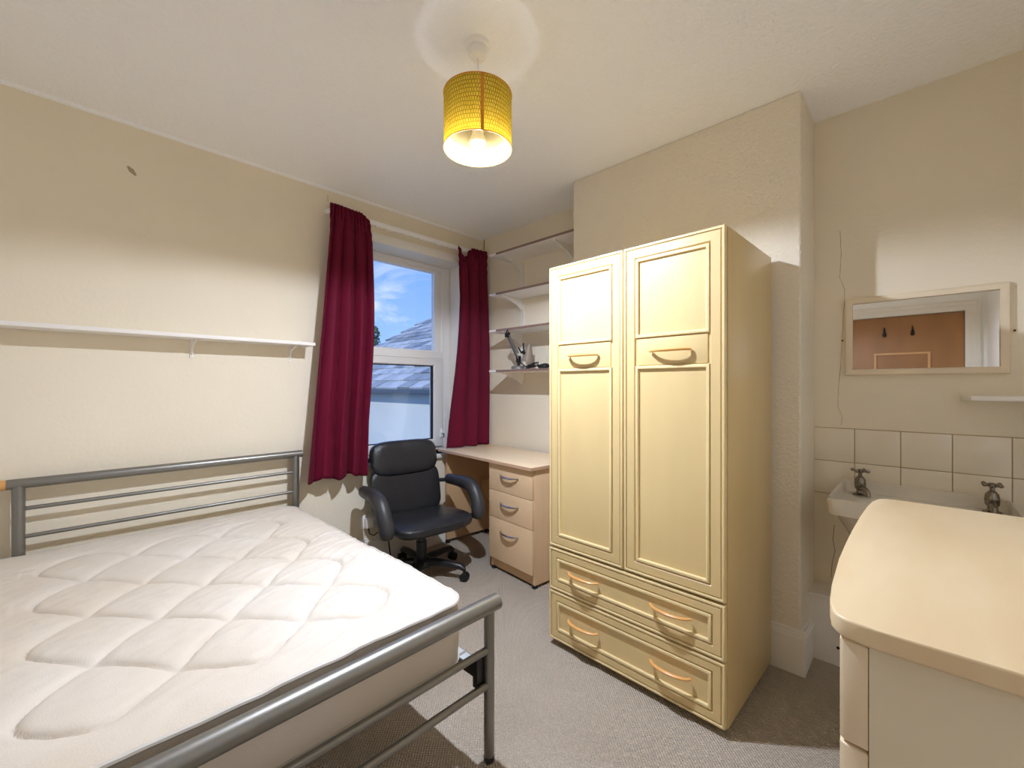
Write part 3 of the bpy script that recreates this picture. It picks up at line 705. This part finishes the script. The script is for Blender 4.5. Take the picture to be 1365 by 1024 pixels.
for y, lab in zip(UP, ('slotted white upright behind the folded desk lamp', 'slotted white upright next to the chimney breast')):
    u_ = thing('shelf_upright', lab, 'shelf upright', (XR, y, 1.25), 0, 'shelf uprights')
    b = B()
    for y0, y1 in ((-.013, -.0115), (.0115, .013)): box(b, (-.0125, y0, 0), (.001, y1, .93))          # side walls
    for y0, y1 in ((-.013, -.0085), (-.0025, .013)): box(b, (-.014, y0, 0), (-.0125, y1, .93))        # front, either side of the slots
    for k in range(37): box(b, (-.014, -.0085, max(0, .008+(k-1)*.025+.025) if k else 0), (-.0125, -.0025, min(.93, .02+k*.025)))
    obj('channel', b, SHELFW, u_, smooth=False)

# folded desk lamp
ZS = zz[3]+.008
dl = thing('desk_lamp', 'folded silver and black architect desk lamp on the lowest alcove shelf', 'lamp', (2.27, 2.12, ZS))
b = B(); lathe(b, [(.05, 0), (.055, .004), (.055, .018), (.05, .024), (.02, .027), (.012, .03)], seg=28); obj('base', b, GREY, dl)
b = B(); tube(b, [(0, 0, .025), (0, 0, .055)], .011, 10); box(b, (-.014, -.012, .05), (.014, .016, .10), .004); obj('lower_joint', b, BLACK, dl)
A_, B__ = Vector((0, .005, .07)), px_x(676.5, 446, 2.168)-Vector((2.27, 2.12, ZS))
for d in (-.011, .011):
    b = B(); o_ = Vector((d*.3, d, 0)); tube(b, [A_+o_, B__+o_], .0055, 8); obj('arm', b, GREY, dl)
b = B(); box(b, B__-Vector((.012, .018, .02)), B__+Vector((.012, .018, .014)), .005); tube(b, [B__+Vector((0, -.01, .01)), B__+Vector((0, 0, .035)), B__+Vector((0, .012, .012))], .004, 6); obj('elbow_joint', b, BLACK, dl)
for d in (-.008, .008):
    b = B(); tube(b, [B__+Vector((-.004, d-.012, -.005)), Vector((-.005, .005+d, .12))], .0045, 8); obj('arm', b, GREY, dl)
b = B(); tube(b, [(-.005, .0, .16), (-.005, -.03, .12), (0, -.05, .13), (0, -.045, .19)], .006, 8); tube(b, [(-.006, -.04, .125), (-.006, -.065, .115)], .011, 10); obj('spring_joint', b, BLACK, dl)
b = B(); lathe(b, [(.012, .1), (.02, .095), (.026, .06), (.042, -.01), (.043, -.025), (.04, -.026), (.036, -.01)], seg=24, M=Matrix.Rotation(.15, 4, 'X'), c=(.03, -.06, .085), cap=False); obj('lamp_head', b, BEIGE, dl)
b = B()
pts = [Vector((.0, -.01, .05))]
for k in range(70):
    a = k/70*2*PI*4; r_ = .045+.008*math.sin(k*1.7); pts.append(Vector((-.01+.02*math.sin(a*.5)+.3*r_*math.cos(a), -.135+r_*1.25*math.cos(a+.2), .006+.042*abs(math.sin(a*.5+.3))*(.7+.3*math.sin(k*.5)))))
tube(b, pts, .0036, 6); obj('cord', b, BLACK, dl, ang=60)
b = B(); cushion(b, (0, 0, .020), .06, .085, .044, .7, .7, 24, 12, fn=lambda p: Vector((p.x, p.y, p.z*(1-.25*p.y/.04) if p.z > 0 else p.z*.6)))
ms = obj('plug_adapter', b, BLACK, loc=(2.28, 1.895, ZS-.005)); tag(ms, 'small black lump on the lowest alcove shelf beside the wardrobe', 'adapter')

# wall socket behind the chair
sk = thing('wall_socket', 'white wall socket with plug and cord behind the office chair', 'socket', (1.40, YW, .30))
b = B(); box(b, (-.043, -.009, -.043), (.043, .001, .043), .003); obj('plate', b, UPVC, sk)
b = B(); box(b, (-.028, -.05, -.035), (.022, -.008, .03), .006); obj('plug', b, UPVC, sk)
b = B(); tube(b, [(-.004, -.03, -.03), (-.006, -.04, -.07), (.02, -.05, -.09), (.08, -.05, -.06), (.13, -.04, -.10), (.16, -.03, -.29)], .004, 8); obj('cord', b, BLACK, sk)

# ------------------------------------------------------------------ mirror
mr = thing('mirror', 'rectangular wall mirror in a cream wooden frame above the basin', 'mirror', (XR, .015, 1.43))
my, mzz, fw = .244, .171, .026
obj('glass', bx((-.010, -my+fw*.5, -mzz+fw*.5), (-.008, my-fw*.5, mzz-fw*.5)), MIRROR, mr, smooth=False)
FRM = mat('mirror_frame', (236, 220, 192), .45, var=.04, vscale=(6, 6, 6))
b = B(); bead_frame(b, -my, my, -mzz, mzz, fw, -.022, .001, .005); obj('frame', b, FRM, mr)
for s in (-1, 1):
    b = B(); tube(b, [(-.004, s*my, -.012), (.001, s*my, -.012)], .008, 12); tube(b, [(-.003, s*(my+.012), -.012), (.001, s*(my+.012), -.012)], .009, 12); lg = obj('fixing_lug', b, FRM, mr)
    b = B(); tube(b, [(-.0045, s*(my+.012), -.012), (0, s*(my+.012), -.012)], .004, 8); obj('screw', b, SCREW, lg)
# small shelf beside the mirror
ss = thing('corner_shelf', 'short white shelf on the wall beside the mirror', 'shelf', (XR, -.26, 1.165))
b = B(); prism(b, [(.001, .158), (-.085, .158), (-.105, .150), (-.118, .135), (-.12, .11), (-.12, -.158), (.001, -.158)], -.009, .009, .003); obj('board', b, SHELFW, ss)
b = B(); box(b, (-.09, -.03, -.02), (.001, -.015, -.008)); box(b, (-.008, -.03, -.08), (.001, -.015, -.008)); obj('bracket', b, SHELFW, ss)

# ------------------------------------------------------------------ basin and taps
bs = thing('wash_basin', 'white ceramic wall-hung wash basin below the tiles', 'basin', (XR-.006, .02, .79))
bxd, byh = .47, .252
def basin():
    b = B(); nA = 72
    def ring(k, sx, sy, z, cxo, e):
        r = []
        for i in range(nA):
            a = 2*PI*i/nA; r.append(b.verts.new((cxo+sx*spow(math.cos(a), e), sy*spow(math.sin(a), e), z)))
        return r
    prof = [(.12, .14, -.22, -.22, .6), (.17, .19, -.17, -.23, .5), (.215, .235, -.07, -.235, .32), (.231, .248, -.06, -.235, .16), (.235, .252, -.008, -.235, .14), (.229, .246, 0, -.235, .14),
            (.220, .243, -.003, -.235, .15), (.216, .240, -.03, -.235, .16), (.212, .237, -.046, -.236, .18)]
    rings = [ring(k, *p) for k, p in enumerate(prof)]
    bowl = [(.16, .19, -.048, -.27, .45), (.15, .18, -.06, -.27, .5), (.12, .15, -.14, -.265, .65), (.07, .09, -.18, -.26, .9), (.02, .02, -.19, -.26, 1)]
    rings += [ring(k, *p) for k, p in enumerate(bowl)]
    for A, C in zip(rings, rings[1:]):
        for i in range(nA): b.faces.new((A[i], A[(i+1) % nA], C[(i+1) % nA], C[i]))
    b.faces.new(rings[0][::-1]); b.faces.new(rings[-1])
    return b
obj('bowl', basin(), CERAM, bs, ang=50)
b = B(); tube(b, [(-.26, 0, -.21), (-.26, 0, -.33), (-.2, 0, -.38), (-.05, 0, -.38), (.003, 0, -.38)], .02, 12); obj('waste_pipe', b, UPVC, bs)
b = B()
for y in (.18, -.18): box(b, (-.3, y-.008, -.1), (-.02, y+.008, -.075), .003); box(b, (-.02, y-.01, -.2), (.006, y+.01, -.06), .003); tube(b, [(-.3, y, -.09), (-.3, y, -.14)], .011, 10)
obj('support_bracket', b, GLOSSW, bs)
def tap(y, lab, ang):
    t_ = thing('tap', lab, 'tap', (2.36, y, .7445), ang, 'basin taps')
    b = B(); lathe(b, [(.026, 0), (.026, .004), (.016, .008), (.013, .014), (.013, .022), (.019, .03), (.0205, .05), (.018, .068), (.011, .078), (.007, .082), (.007, .098)], seg=20); obj('body', b, BRASS, t_)
    b = B(); tube(b, [(0, 0, .03), (-.025, 0, .034), (-.05, 0, .034), (-.068, 0, .026), (-.076, 0, .008)], [.011, .0105, .010, .010, .009], 12); obj('spout', b, BRASS, t_)
    b = B(); lathe(b, [(.010, .094), (.013, .098), (.013, .106), (.007, .110)], seg=14)
    for k in range(4):
        a = PI/4+k*PI/2; c, s = math.cos(a), math.sin(a); tube(b, [(0, 0, .102), (c*.018, s*.018, .102), (c*.03, s*.03, .104), (c*.036, s*.036, .104)], [.005, .0045, .0075, .003], 8)
    obj('cross_handle', b, BRASS, t_)
tap(.2, 'tarnished cross-head tap on the basin near the chimney breast', math.radians(25))
tap(-.178, 'tarnished cross-head tap on the basin below the short white shelf', 0)

# coat hooks on the door
for y, lab in ((.309, 'dark coat hook on the brown door, farther from the door frame side'), (.091, 'dark coat hook on the brown door, nearer the door frame side')):
    hk = thing('coat_hook', lab, 'hook', (XL-.019, y, 1.765), 0, 'coat hooks on the door')
    b = B(); lathe(b, [(.004, .06), (.008, .03), (.014, 0), (.018, -.02), (.008, -.035)], seg=12, M=Matrix.Diagonal((.35, 1, 1, 1))); obj('hook_plate', b, BLACK, hk)
    b = B(); tube(b, [(.002, 0, -.01), (.03, 0, -.035), (.05, 0, -.03), (.055, 0, -.01)], .006, 8); tube(b, [(.002, 0, .03), (.03, 0, .04), (.045, 0, .06)], .005, 8); obj('prong', b, BLACK, hk)
